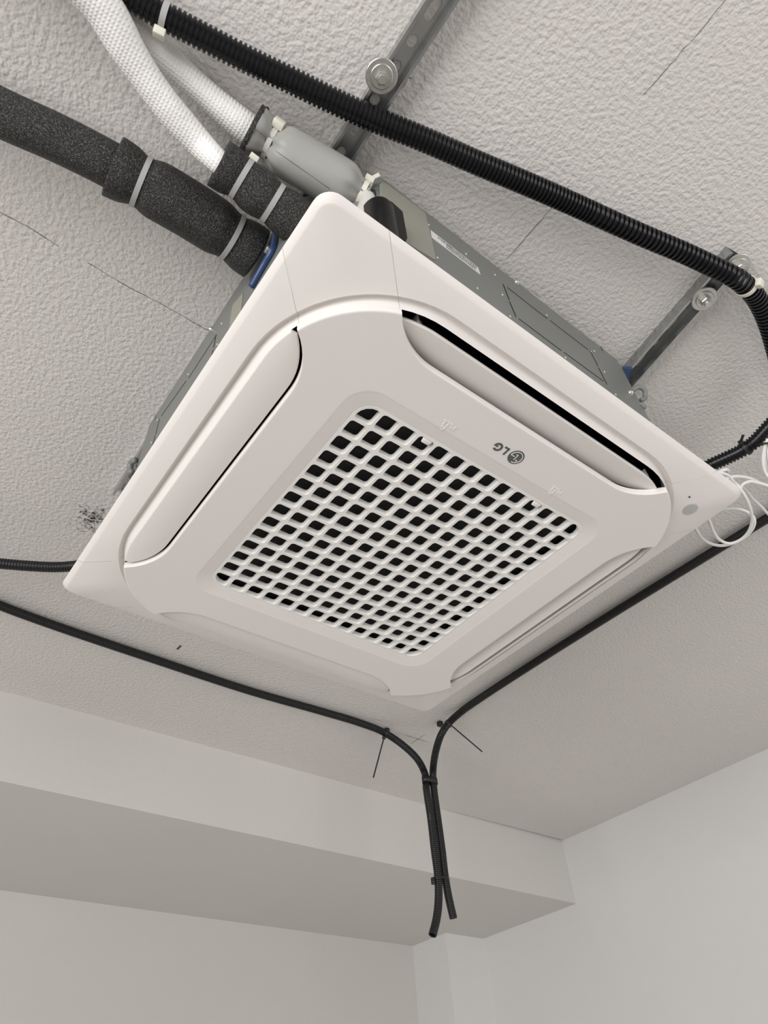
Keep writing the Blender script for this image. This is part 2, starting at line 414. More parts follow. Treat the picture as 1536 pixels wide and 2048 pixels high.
loops = [(inset(0.008), -0.0100), (inset(0.0), -0.0115), (inset(0), -0.0183), (inset(0.0003), -0.0193), (inset(0.0010), -0.0199), (inset(0.0017), ZP), (inset(0.0030), ZP)]
for t in (0.35, 0.7): loops.append((inset(0.0030) * (1 - t) + IN * t, ZP))
loops += [(IN * 1.010, ZP), (IN * 1.002, ZP), (IN * 0.999, ZP + 0.0002), (IN * 0.9 + IN2 * 0.1, ZP + 0.0004), (IN * 0.2 + IN2 * 0.8, ZP + 0.0020), (IN2, ZG + 0.0001), (IN2 * 0.995, ZG + 0.004)]
v = []; f = []
for q, z in loops: v += [(a, b_, z) for a, b_ in q]
for i in range(len(loops) - 1):
    for j in range(NO): k = (j + 1) % NO; f.append((i * NO + j, i * NO + k, (i + 1) * NO + k, (i + 1) * NO + j))
acpart(meshobj('centre_panel', v, f, 'panel_white', auto=32))

# intake grille: 14 x 14 rounded openings
def hole(cx_, cy_, hw, r, cut=None, n=5, cr=0.0175):
    """rounded square hole; corner 'cut' (sx, sy) gets the big radius cr"""
    pts = []
    for sx, sy, a0 in ((1, 1, 0), (-1, 1, 90), (-1, -1, 180), (1, -1, 270)):
        rr = hw + 0.0060 if cut == (sx, sy) else r
        c = np.array((cx_ + sx * (hw - rr), cy_ + sy * (hw - rr)))
        for t in np.linspace(0, 90, n):
            a = math.radians(a0 + t); pts.append(c + rr * np.array((math.cos(a), math.sin(a))))
    return np.array(pts)
gv = []; gf = []
NH = 20
for i in range(14):
    for j in range(14):
        cx_, cy_ = (i - 6.5) * GP, (j - 6.5) * GP
        cut = (1 if i == 13 else -1, 1 if j == 13 else -1) if i in (0, 13) and j in (0, 13) else None
        lo = []
        lo.append((hole(cx_, cy_, 0.01025, 0.0040, cut), ZG))
        lo.append((hole(cx_, cy_, 0.01012, 0.0040, cut), ZG + 0.0006))
        lo.append((hole(cx_, cy_, 0.00995, 0.0039, cut), ZG + 0.0040))
        lo.append((hole(cx_, cy_, 0.00970, 0.0037, cut), ZG + 0.0068))
        lo.append((hole(cx_, cy_, 0.00985, 0.0037, cut), ZG + 0.0078))
        # outer square of the cell sampled to match (corner points doubled up)
        H = GP / 2; sq = []
        for sx, sy, a0 in ((1, 1, 0), (-1, 1, 90), (-1, -1, 180), (1, -1, 270)):
            for t in np.linspace(0, 90, 5):
                a = math.radians(a0 + t); c, s = math.cos(a), math.sin(a); m_ = max(abs(c), abs(s))
                if cut == (sx, sy):
                    # the grille's own rounded corner
                    R_ = H + 0.0060; cc = np.array((cx_ + sx * (H - R_), cy_ + sy * (H - R_))); sq.append(cc + R_ * np.array((c, s)))
                else: sq.append((cx_ + (c / m_) * H, cy_ + (s / m_) * H))
        if cut:
            for i_, (a, b_) in enumerate(sq):
                if not (5 * [(1, 1), (-1, 1), (-1, -1), (1, -1)].index(cut) <= i_ < 5 * [(1, 1), (-1, 1), (-1, -1), (1, -1)].index(cut) + 5):
                    if (b_ - cy_) * cut[1] > H - 1e-6 and (a - cx_) * cut[0] > -0.0060: a = cx_ - 0.0060 * cut[0]
                    if (a - cx_) * cut[0] > H - 1e-6 and (b_ - cy_) * cut[1] > -0.0060: b_ = cy_ - 0.0060 * cut[1]
                    sq[i_] = (a, b_)
        k0 = len(gv)
        gv += [(a, b_, ZG) for a, b_ in sq]
        for q, z in lo: gv += [(a, b_, z) for a, b_ in q]
        for l in range(len(lo)):
            for t in range(NH): u = (t + 1) % NH; gf.append((k0 + l * NH + t, k0 + l * NH + u, k0 + (l + 1) * NH + u, k0 + (l + 1) * NH + t))
# flat margin between the openings and the sloping recess
MO = ray_to_rsq(CO, 0.1700, 0.0216); MI = ray_to_rsq(CO, GH - 0.0001, GP / 2 + 0.0060)
k0 = len(gv); gv += [(a, b_, ZG + 0.0003) for a, b_ in MO] + [(a, b_, ZG + 0.0001) for a, b_ in MI]
for j in range(NO): k = (j + 1) % NO; gf.append((k0 + j, k0 + k, k0 + NO + k, k0 + NO + j))
g = meshobj('intake_grille', gv, gf, 'grille_white', auto=40); acpart(g); g['label'] = 'white lattice intake grille with square openings'
b = MB(); b.box((0, 0, -0.0035), XYZ, (0.176, 0.176, 0.0008)); fl = b.build('air_filter', 'filter_black'); acpart(fl); fl['label'] = 'black mesh air filter behind the grille'
# black box added behind the outlets; the interior shade is put into its colour
DL = resample(np.vstack([rsq(0.2737, 0.1218), rsq(0.2737, 0.1218)[:1]]), 97)[:-1]; n = len(DL)
v = [(a, b_, z) for k_, z in ((1.0, 0.014), (0.985, 0.034)) for a, b_ in DL * k_]
f = [(j, (j + 1) % n, n + (j + 1) % n, n + j) for j in range(n)] + [tuple(range(n, 2 * n))]
k0 = len(v)
for z in (-0.003, 0.034): v += [(h_, g_, z) for h_, g_ in ((0.18, 0.18), (-0.18, 0.18), (-0.18, -0.18), (0.18, -0.18))]
f += [tuple(k0 + q for q in t) for t in ((0, 1, 5, 4), (1, 2, 6, 5), (2, 3, 7, 6), (3, 0, 4, 7))]
acpart(meshobj('duct_shade_liner', v, f, 'duct_shade_black'))

# air vanes
def offset_poly(P, d):
    n = len(P); out = []
    for i in range(n):
        a, b_ = P[i] - P[i - 1], P[(i + 1) % n] - P[i]
        na = np.array((a[1], -a[0])); nb = np.array((b_[1], -b_[0])); na /= np.linalg.norm(na) + 1e-12; nb /= np.linalg.norm(nb) + 1e-12
        q = na + nb; q /= max(np.linalg.norm(q), 1e-9); out.append(P[i] - q * d / max(0.35, q @ na))
    return np.array(out)
def vane(k, zo, zi, do, di, gap=0.0022):
    """zo, zi heights of the outer and inner edge; do, di their distances from the centre"""
    NS = 56; SM = 0.1905
    ss = SM * np.sin(np.linspace(-math.pi / 2, math.pi / 2, NS))
    inner = np.array([(t, d_in(t) + gap) for t in ss]); outer = np.array([(t, d_out(t) - 0.0006) for t in ss])
    outer[:, 1] = np.maximum(outer[:, 1], inner[:, 1] + 0.0016)
    poly = np.vstack([outer[::-1], inner])            # closed outline
    area2 = np.sum(poly[:, 0] * np.roll(poly[:, 1], -1) - np.roll(poly[:, 0], -1) * poly[:, 1])
    if area2 < 0: poly = poly[::-1]
    n = len(poly); w0, w1 = D_IN + gap, RH - 0.0006
    def place(s, d, z):
        t = (d - w0) / (w1 - w0); dd = di + (do - di) * t; zz = zi + (zo - zi) * t - 0.0010 * (1 - (2 * t - 1) ** 2)
        return (dd, s, zz + z)
    lp = [(offset_poly(poly, 0.0012), 0.0062), (poly, 0.0050), (poly, 0.0014), (offset_poly(poly, 0.0003), 0.0006), (offset_poly(poly, 0.0010), 0.00015), (offset_poly(poly, 0.0018), 0.0)]
    v = []; f = []
    for q, z in lp:
        r3 = np.array([place(s, d, z) for s, d in q]); xy = rot2(r3[:, :2], k); v += [(xy[i, 0], xy[i, 1], r3[i, 2]) for i in range(n)]
    for i in range(len(lp) - 1):
        for j in range(n): m_ = (j + 1) % n; f.append((i * n + j, i * n + m_, (i + 1) * n + m_, (i + 1) * n + j))
    for base in (0, (len(lp) - 1) * n):
        for j in range(n // 2 - 1): f.append((base + j, base + j + 1, base + n - 2 - j, base + n - 1 - j))
    return acpart(meshobj('air_vane', v, f, 'panel_white', auto=40))
vn = {}
vn[2] = vane(2, -0.0144, -0.0152, 0.2743, 0.2374)
vn[1] = vane(1, -0.0124, -0.0168, 0.2733, 0.2360)
vn[3] = vane(3, -0.0142, -0.0010, 0.2645, 0.2290)
vn[0] = vane(0, -0.0140, -0.0015, 0.2650, 0.2290)
vn[3]['label'] = 'air vane tilted open above a black gap'
for k, ss in ((3, (-0.172, 0.176)), (0, (-0.176, 0.172))):
    for s in ss:
        b = MB(); q = rot2(np.array([(0.262 - abs(s) * 0.045, s)]), k)[0]
        ax = rot2(np.array([(1.0, 0.0), (0.0, 1.0)]), k)
        b.box((q[0], q[1], 0.002), ((*ax[0], 0), (*ax[1], 0), (0, 0, 1)), (0.007, 0.0014, 0.009))
        b.box((*(q + ax[1] * 0.004), 0.004), ((*ax[0], 0), (*ax[1], 0), (0, 0, 1)), (0.004, 0.0035, 0.006))
        o = b.build('vane_arm', 'clip_white', vn[k]); o.matrix_parent_inverse = Matrix.Identity(4); bevel(o, 0.0006)

# logo, printed flat on the centre panel (reads towards -x, tops towards +y)
LZ = -0.0198
def lp_(a, b_, c=(0.0, -0.2035), z=LZ): return (c[0] - a, c[1] + b_, z)
def flat(name, polys, m, z, c, parent=None, th=0.00025):
    mb = MB()
    for ip, P in enumerate(polys):
        zk = z - 0.00002 * (ip % 7)            # overlapping strokes never share a face
        n = len(P); v = [lp_(a, b_, c, zk) for a, b_ in P] + [lp_(a, b_, c, z + th) for a, b_ in P]
        mb.add(v, [tuple(range(n)), tuple(range(n, 2 * n))[::-1]] + [(i, (i + 1) % n, n + (i + 1) % n, n + i) for i in range(n)])
    o = mb.build(name, m); return acpart(o) if parent is None else o
def arc_strip(c, r0, r1, a0, a1, n=28):
    t = [math.radians(a0 + (a1 - a0) * i / n) for i in range(n + 1)]
    quads = []
    for i in range(n):
        quads.append([(c[0] + r0 * math.cos(t[i]), c[1] + r0 * math.sin(t[i])), (c[0] + r1 * math.cos(t[i]), c[1] + r1 * math.sin(t[i])),
                      (c[0] + r1 * math.cos(t[i + 1]), c[1] + r1 * math.sin(t[i + 1])), (c[0] + r0 * math.cos(t[i + 1]), c[1] + r0 * math.sin(t[i + 1]))])
    return quads
LC = tuple(px(1031.8, 914.2, 2, LZ)[:2])     # centre of the round emblem
lr = 0.0094
disc = [[(lr * math.cos(a), lr * math.sin(a)) for a in np.linspace(0, 2 * math.pi, 48, endpoint=False)]]
lg = flat('logo', disc, 'logo_grey', LZ - 0.00055, LC); lg['label'] = 'dark grey round face emblem of the logo'
ring = arc_strip((0, 0), lr * 0.74, lr * 0.82, 85, 360) + [[(lr * 0.22, -lr * 0.04), (lr * 0.78, -lr * 0.04), (lr * 0.78, lr * 0.05), (lr * 0.22, lr * 0.05)],
       [(-0.04 * lr, 0.42 * lr), (0.04 * lr, 0.42 * lr), (0.04 * lr, -0.31 * lr), (-0.04 * lr, -0.31 * lr)], [(-0.04 * lr, -0.40 * lr), (0.24 * lr, -0.40 * lr), (0.24 * lr, -0.31 * lr), (-0.04 * lr, -0.31 * lr)]]
ring += [[(-0.34 * lr + 0.1 * lr * math.cos(a), 0.34 * lr + 0.1 * lr * math.sin(a)) for a in np.linspace(0, 6.283, 16, endpoint=False)]]
flat('logo_line', ring, 'emboss_light', LZ - 0.0008, LC)
hL = 0.0104; w_ = 0.0024
cL = px(1009.8, 901.0, 2, LZ); cG = px(995.8, 893.3, 2, LZ)
flat('logo_letter', [[(0, 0), (0.0068, 0), (0.0068, w_), (w_, w_), (w_, hL), (0, hL)]], 'logo_grey', LZ - 0.00055, (cL[0] + 0.0034, cL[1] - hL / 2))
go, gi = 0.0056, 0.0030
G = arc_strip((0, 0), gi, go, 48, 352, 34) + [[(0.0002, 0.0007), (0.0002, -0.0015), (gi - 0.0001, -0.0015), (gi - 0.0001, -0.0003), (go, -0.0003), (go, 0.0007)]]
flat('logo_letter', G, 'logo_grey', LZ - 0.00055, (cG[0], cG[1]))
# embossed PULL marks with their small triangles
def bar(a, b_, t=0.00042):
    a = np.array(a, float); b_ = np.array(b_, float); d = b_ - a; d /= np.linalg.norm(d); n = np.array((-d[1], d[0])) * t
    return [tuple(a - n), tuple(b_ - n), tuple(b_ + n), tuple(a + n)]
def pull(c):
    h = 0.0060; x = 0; polys = []
    polys += [bar((0, 0), (0, h)), bar((0, h), (0.0022, h)), bar((0, h / 2), (0.0022, h / 2)), bar((0.0022, h), (0.0031, h * 0.75)), bar((0.0031, h * 0.75), (0.0022, h / 2))]
    polys += [bar((0.0046, h), (0.0046, 0.001)), bar((0.0046, 0.001), (0.0056, 0)), bar((0.0056, 0), (0.0067, 0)), bar((0.0067, 0), (0.0077, 0.001)), bar((0.0077, 0.001), (0.0077, h))]
    for k in (0.0094, 0.0137): polys += [bar((k, h), (k, 0)), bar((k, 0), (k + 0.0031, 0))]
    tx = 0.0112; ty = h + 0.0016
    polys += [bar((tx - 0.0028, ty), (tx + 0.0028, ty)), bar((tx + 0.0028, ty), (tx, ty + 0.0046)), bar((tx, ty + 0.0046), (tx - 0.0028, ty))]
    o = flat('embossed_mark', polys, 'emboss_light', LZ - 0.0007, c, th=0.0008); o['label'] = 'raised PULL lettering with a small triangle'
pull((-0.0715, -0.1965)); pull((0.0925, -0.1960))
# the two pull tabs in the top row of openings
for i in (3, 10):
    b = MB(); cx_, cy_ = (i - 6.5) * GP, (-6.5) * GP
    v, f = prism([(-0.0060, -0.0098), (0.0060, -0.0098), (0.0046, -0.0040), (-0.0046, -0.0040)], ((cx_, cy_, 0), (1, 0, 0), (0, 1, 0), (0, 0, 1)), -0.0186, -0.0165)
    b.add(v, f); acpart(bevel(b.build('pull_tab', 'grille_white'), 0.0006))
# receiver window and lamp dot on the corner cover
p = px(1379.5, 1018, 2, -0.0044)
v = []; f = []; n = 32
for r, z in ((0.0096, -0.0040), (0.0096, -0.0048), (0.0090, -0.0053), (0.0001, -0.0056)):
    v += [(p[0] + r * math.cos(a), p[1] + r * math.sin(a), z) for a in np.linspace(0, 2 * math.pi, n, endpoint=False)]
for i in range(3):
    for j in range(n): k = (j + 1) % n; f.append((i * n + j, i * n + k, (i + 1) * n + k, (i + 1) * n + j))
o = acpart(meshobj('receiver_window', v, f, 'lens_grey', auto=30)); o['label'] = 'small grey round receiver window on the corner'
p = px(1379, 994, 2, -0.0050); b = MB(); b.box(p, XYZ, (0.0009, 0.0009, 0.0006)); acpart(b.build('indicator_dot', 'print_black'))

# housing behind the panel
HB = 0.285; ZT = 0.241
OCT = [(-0.221, -HB), (0.207, -HB), (HB, -0.207), (HB, 0.207), (0.207, HB), (-0.207, HB), (-HB, 0.196), (-HB, -0.205)]
def round_oct(pts, r=0.010, n=5):
    out = []; m_ = len(pts)
    for i in range(m_):
        p = np.array(pts[i]); a = np.array(pts[i - 1]) - p; b_ = np.array(pts[(i + 1) % m_]) - p
        a /= np.linalg.norm(a); b_ /= np.linalg.norm(b_); q0 = p + a * r; q2 = p + b_ * r
        for t in np.linspace(0, 1, n): out.append((1 - t) ** 2 * q0 + 2 * t * (1 - t) * p + t * t * q2)
    return np.array(out)
OR = round_oct(OCT); n = len(OR)
v = [(a, b_, 0.0085) for a, b_ in OR] + [(a, b_, ZT - 0.003) for a, b_ in OR] + [(a * 0.993, b_ * 0.993, ZT) for a, b_ in OR]
f = []
for i in range(2):
    for j in range(n): k = (j + 1) % n; f.append((i * n + j, i * n + k, (i + 1) * n + k, (i + 1) * n + j))
f.append(tuple(range(2 * n, 3 * n)))
HS = acpart(meshobj('housing', v, f, 'housing_grey', auto=35)); HS['label'] = 'grey sheet metal housing above the white panel'
def sub(o): o.parent = HS; o.matrix_parent_inverse = HS.matrix_parent_inverse.copy() if False else Matrix.Identity(4); return o
def ribtie_plane(pxa, pxb, ax, val, w, name, m, th=0.0006):
    a = px(*pxa, ax, val); b_ = px(*pxb, ax, val); d = b_ - a; L = np.linalg.norm(d); d /= L
    nrm = np.zeros(3); nrm[ax] = 1; s = np.cross(d, nrm); mb = MB(); mb.box((a + b_) / 2, (d, s, nrm), (L / 2, w / 2, th / 2)); return sub(mb.build(name, m))
def c1(x, y): return (960 + x / 4.8, 550 + y / 4.8)
for a, b_ in (((222, 90), (280, 240)), ((283, 255), (345, 402)), ((262, 120), (645, 420)), ((670, 436), (1035, 715)), ((372, 420), (780, 726)),
              ((805, 742), (1185, 1020)), ((1055, 725), (1131, 872)), ((1137, 890), (1218, 1050)), ((1160, 690), (1178, 728))):
    ribtie_plane(c1(*a), c1(*b_), 1, -HB, 0.0018, 'knockout_slot', 'slot_dark')
def c2(x, y): return (120 + x / 2.954, 560 + y / 2.954)
for a, b_ in (((920, 332), (760, 580)), ((745, 597), (600, 802)), ((923, 322), (908, 400)), ((905, 412), (893, 462)), ((588, 822), (566, 910)), ((562, 920), (546, 985)), ((570, 800), (562, 824))):
    ribtie_plane(c2(*a), c2(*b_), 0, -HB, 0.0018, 'knockout_slot', 'slot_dark')
def dome(c, nrm, r, m, name='rivet', parent=HS, hgt=0.6):
    nrm = np.array(nrm, float); u = np.cross(nrm, (0, 0, 1.0)); u /= np.linalg.norm(u); w = np.cross(nrm, u); v = []; f = []; n_ = 10
    for t in (0, 35, 65): v += [np.array(c) + (u * math.cos(a) + w * math.sin(a)) * r * math.cos(math.radians(t)) + nrm * r * hgt * math.sin(math.radians(t)) for a in np.linspace(0, 6.2832, n_, endpoint=False)]
    for i in range(2):
        for j in range(n_): k = (j + 1) % n_; f.append((i * n_ + j, i * n_ + k, (i + 1) * n_ + k, (i + 1) * n_ + j))
    f.append(tuple(range(2 * n_, 3 * n_))); return sub(meshobj(name, v, f, m, smooth=True))
for q in ((215, 190), (290, 398), (640, 385), (820, 793), (1065, 735), (1097, 730), (1195, 930), (1303, 1147)):
    dome(px(*c1(*q), 1, -HB), (0, -1, 0), 0.0013, 'clip_white')
for q in ((378, 287), (557, 427), (696, 527), (420, 445), (612, 592)):
    dome(px(700 + q[0] / 2.4, 330 + q[1] / 2.4, 1, -HB), (0, -1, 0), 0.0013, 'clip_white')
for q in ((352, 72), (1443, 1132)): dome(px(*c1(*q), 1, -HB), (0, -1, 0), 0.0042, 'steel_bolt', 'screw', hgt=1.1)
for q in ((955, 257), (930, 380), (757, 557), (575, 827), (540, 960)): dome(px(*c2(*q), 0, -HB), (-1, 0, 0), 0.0013, 'clip_white')
dome(px(*c2(893, 292), 0, -HB), (-1, 0, 0), 0.0042, 'steel_bolt', 'screw', hgt=1.1)
# olive insulation sheet and its black cable cover at the corner
def poly_plane(pxs, ax, val, th, name, m, par=True):
    P = [px(*q, ax, val) for q in pxs]; n_ = len(P); d = np.zeros(3); d[ax] = -th
    vv = P + [q + d for q in P]; ff = [tuple(range(n_)), tuple(range(n_, 2 * n_))[::-1]] + [(i, (i + 1) % n_, n_ + (i + 1) % n_, n_ + i) for i in range(n_)]
    o = meshobj(name, vv, ff, m); return sub(o) if par else o
def c3(x, y): return (690 + x / 8.533, 330 + y / 8.533)
o = poly_plane([c3(590, 335), c3(640, 312), c3(700, 330), c3(1345, 810), c3(1372, 870), c3(1540, 1600), (868, 521), (800, 480), c3(620, 900)], 1, -HB, 0.0012, 'insulation_sheet', 'insulation_olive')
o['label'] = 'olive grey insulation sheet stuck on the housing side'
poly_plane([c2(1085, 75), c2(1072, 188), c2(1000, 300), c2(1022, 150)], 0, -HB, 0.0008, 'insulation_sheet', 'insulation_olive')
# cover: upright half-round boss and a flat box beside it
b = MB(); yb = -HB - 0.0012
cb = [c3(700, 600), c3(800, 625), c3(985, 795), c3(1065, 1245), c3(1040, 1300), c3(700, 1100)]
P = [px(*q, 1, yb - 0.014) for q in cb]; P2 = [np.array((q[0], yb, q[2])) for q in P]; n_ = len(P)
b.add(P + P2, [tuple(range(n_)), tuple(range(n_, 2 * n_))[::-1]] + [(i, (i + 1) % n_, n_ + (i + 1) % n_, n_ + i) for i in range(n_)])
top = px(*c3(690, 560), 1, yb - 0.016); zt = top[2]; xc = top[0] + 0.001; r = 0.0165
hv = []; hf = []; na = 14
for z, rr in ((0.012, r), (zt - 0.010, r), (zt - 0.003, r * 0.9), (zt, r * 0.55)):
    hv += [(xc + rr * math.cos(a), yb - rr * 1.15 * math.sin(a), z) for a in np.linspace(0, math.pi, na)]
for i in range(3):
    for j in range(na - 1): hf.append((i * na + j, i * na + j + 1, (i + 1) * na + j + 1, (i + 1) * na + j))
hf.append(tuple(range(3 * na, 4 * na)))
b.add(hv, hf)
o = sub(b.build('cable_cover', 'plastic_black', auto=40)); o['label'] = 'glossy black plastic cable cover'
# paper label with rows of small print
def lab(s, t):
    A, B_, C_, D_ = [px(840 + x / 10.97, 440 + y / 10.97, 1, -HB) for x, y in ((230, 225), (1270, 1045), (1322, 1200), (252, 385))]
    return (A * (1 - s) + B_ * s) * (1 - t) + (D_ * (1 - s) + C_ * s) * t
P = [lab(0, 0), lab(1, 0), lab(1, 1), lab(0, 1)]; v = [q + (0, -0.0004, 0) for q in P] + P
sub(meshobj('paper_label', v, [(0, 1, 2, 3), (7, 6, 5, 4), (0, 4, 5, 1), (1, 5, 6, 2), (2, 6, 7, 3), (3, 7, 4, 0)], 'sticker_white'))['label'] = 'white paper label with small black print and barcode'
b = MB()
def dash(s0, s1, t0, t1):
    q = [lab(s0, t0), lab(s1, t0), lab(s1, t1), lab(s0, t1)]; b.add([w + (0, -0.0006, 0) for w in q], [(0, 1, 2, 3)])
s = 0.14
while s < 0.95: 
    w_ = rng.choice((0.004, 0.007, 0.011)); dash(s, s + w_, 0.14, 0.42); s += w_ + rng.choice((0.006, 0.010, 0.018))
for row in (0.52, 0.66, 0.80):
    s = 0.30
    while s < 0.92:
        w_ = rng.uniform(0.015, 0.05); dash(s, s + w_, row, row + 0.06); s += w_ + 0.012
sub(b.build('printed_text', 'print_black'))
# hanger ears at the corners
def ear(pxs, zz, name='hanger_ear'):
    P = [px(*q, 2, zz) for q in pxs]; vv = P + [q + (0, 0, 0.0025) for q in P]; n_ = len(P)
    return sub(bevel(meshobj(name, vv, [tuple(range(n_)), tuple(range(n_, 2 * n_))[::-1]] + [(i, (i + 1) % n_, n_ + (i + 1) % n_, n_ + i) for i in range(n_)], 'housing_grey'), 0.0008))
tb = tube('hanger_ear', [px(1262, 782, 2, 0.170), px(1278, 774, 2, 0.175), px(1289, 781, 2, 0.172), px(1290, 795, 2, 0.165), px(1283, 800, 2, 0.155)], 0.0035, 'housing_grey', seg=8, step=0.004); sub(tb)
tb = tube('hanger_ear', [px(1272, 812, 2, 0.13), px(1286, 808, 2, 0.13), px(1288, 818, 2, 0.125)], 0.003, 'housing_grey', seg=8, step=0.004); sub(tb)
tb = tube('hanger_ear', [px(272, 920, 2, 0.17), px(262, 926, 2, 0.172), px(260, 938, 2, 0.165), px(264, 946, 2, 0.155)], 0.0045, 'housing_grey', seg=8, step=0.004); sub(tb)

# ------------------------------------------------------------------ mounting rails
def rail(name, a, b_, label, bolts):
    """C channel 27 x 18 mm, mouth down, slotted back against the ceiling; a, b_ points of its axis in plan"""
    root = empty(name, ((a[0] + b_[0]) / 2, (a[1] + b_[1]) / 2, ZC)); tag(root, label, 'rail', 'ceiling mounting rails')
    inv = Matrix.Translation((-root.location[0], -root.location[1], -ZC))
    d = np.array((b_[0] - a[0], b_[1] - a[1], 0.0)); L = np.linalg.norm(d); d /= L; s = np.array((-d[1], d[0], 0)); w = 0.0135; dep = 0.018; th = 0.0015; lip = 0.0030
    A = np.array((a[0], a[1], ZC))
    def pt(t, u, z): return A + d * t + s * u + np.array((0, 0, z))
    prof = [(-w, 0.0), (-w, -dep), (-w + lip, -dep), (-w + lip, -dep + 0.003), (-w + lip - th, -dep + 0.003), (-w + lip - th, -dep + th), (-w + th, -dep + th), (-w + th, -0.0006)]
    mb = MB()
    for sg in (1, -1):
        n_ = len(prof); v = [pt(0, u * sg, z) for u, z in prof] + [pt(L, u * sg, z) for u, z in prof]
        mb.add(v, [(i, (i + 1) % n_, n_ + (i + 1) % n_, n_ + i) for i in range(n_)] + [tuple(range(n_)), tuple(range(n_, 2 * n_))])
    # back strip with alternating round and long holes
    zb = -th; u1 = w - 0.0002; pitch = 0.033; t = 0.0; k = 0; N = 24
    while t < L - 1e-6:
        e = min(t + pitch, L); c = (t + e) / 2; hl = min(0.0115 if k % 2 else 0.0065, (e - t) * 0.4); hw = 0.0050 if k % 2 else 0.0052
        ho = []; sq = []
        for i in range(N):
            an = 2 * math.pi * i / N; ca, sa = math.cos(an), math.sin(an)
            ho.append((c + (hl - hw) * (1 if ca > 1e-9 else -1 if ca < -1e-9 else 0) + hw * ca, hw * sa))
            m_ = max(abs(ca), abs(sa)); sq.append((c + ca / m_ * (e - t) / 2, sa / m_ * u1))
        mb.add([pt(x, y, zb) for x, y in sq] + [pt(x, y, zb) for x, y in ho] + [pt(x, y, -0.0002) for x, y in ho],
               [(i, (i + 1) % N, N + (i + 1) % N, N + i) for i in range(N)] + [(N + i, N + (i + 1) % N, 2 * N + (i + 1) % N, 2 * N + i) for i in range(N)])
        t = e; k += 1
    o = mb.build('channel', 'steel_galv', root, auto=25); o.matrix_parent_inverse = inv
    for c, lab_ in bolts:
        c = np.array((c[0], c[1], ZC - dep)); v = []; f = []; n_ = 32
        for r, z in ((0.0168, 0.0), (0.0168, -0.0018), (0.0162, -0.0022), (0.0118, -0.0022), (0.0118, -0.0038), (0.0112, -0.0042), (0.0050, -0.0042)):
            v += [c + (r * math.cos(q), r * math.sin(q), z) for q in np.linspace(0, 2 * math.pi, n_, endpoint=False)]
        for i in range(6):
            for j in range(n_): q = (j + 1) % n_; f.append((i * n_ + j, i * n_ + q, (i + 1) * n_ + q, (i + 1) * n_ + j))
        f.append(tuple(range(6 * n_, 7 * n_)))
        ws = meshobj('washer', v, f, 'steel_bolt', root, auto=30); ws.matrix_parent_inverse = inv
        v = []; f = []; rot = rng.uniform(0, 1)
        for r, z in ((0.0072, -0.0040), (0.0072, -0.0098), (0.0064, -0.0108)):
            v += [c + (r * math.cos(q + rot), r * math.sin(q + rot), z) for q in np.linspace(0, 2 * math.pi, 6, endpoint=False)]
        for i in range(2):
            for j in range(6): q = (j + 1) % 6; f.append((i * 6 + j, i * 6 + q, (i + 1) * 6 + q, (i + 1) * 6 + j))
        f.append(tuple(range(12, 18)))
        bo = meshobj('bolt', v, f, 'steel_bolt', root); bo.matrix_parent_inverse = inv
        v = []; f = []; n_ = 16
        for r, z in ((0.0048, -0.0105), (0.0048, -0.0150), (0.0042, -0.0158)):
            v += [c + (r * math.cos(q), r * math.sin(q), z) for q in np.linspace(0, 2 * math.pi, n_, endpoint=False)]
        for i in range(2):
            for j in range(n_): q = (j + 1) % n_; f.append((i * n_ + j, i * n_ + q, (i + 1) * n_ + q, (i + 1) * n_ + j))
        f.append(tuple(range(2 * n_, 3 * n_))); bs = meshobj('bolt_shank', v, f, 'steel_bolt', root, auto=40); bs.matrix_parent_inverse = inv
    return root
RZ = ZC - 0.018
w1 = px(763, 152, 2, RZ)
rail('mounting_rail', (-0.2667, -0.62), (-0.2600, 0.36), 'slotted galvanised steel rail beside the grey wrapped pipe, one large bolt', [(w1, '')])
e2 = px(1478, 513, 2, RZ); q2 = px(1268, 752, 2, RZ); d2 = (q2 - e2)[:2]; d2 /= np.linalg.norm(d2)
wA = px(1408, 597, 2, RZ); wB = px(1474, 532, 2, RZ)
rail('mounting_rail', e2[:2], e2[:2] + d2 * 0.30, 'short galvanised steel rail ending at the right corner, two washer bolts', [(wA, ''), (wB, '')])
# blue pads
b = MB(); P = [px(1246, 737, 2, RZ - 0.004), px(1266, 738, 2, RZ - 0.004), px(1258, 748, 2, RZ - 0.004), px(1259, 765, 2, RZ - 0.004)]
v = P + [q + (0, 0, 0.006) for q in P]
o = meshobj('rubber_pad', v, [(0, 1, 2, 3), (7, 6, 5, 4), (0, 4, 5, 1), (1, 5, 6, 2), (2, 6, 7, 3), (3, 7, 4, 0)], 'blue_plastic'); sub(o)
o['label'] = 'small blue rubber pad under the rail end'

# ------------------------------------------------------------------ pipes on the near left side
def foam_r(r0, dips, s0=None):
    def g(s, L):
        r = r0
        for c, w, a in dips: r -= a * math.exp(-((s - c) / w) ** 2)
        r -= 0.35 * r0 * math.exp(-s / 0.0016) + 0.35 * r0 * math.exp(-(L - s) / 0.0016) if False else 0
        return r
    return g
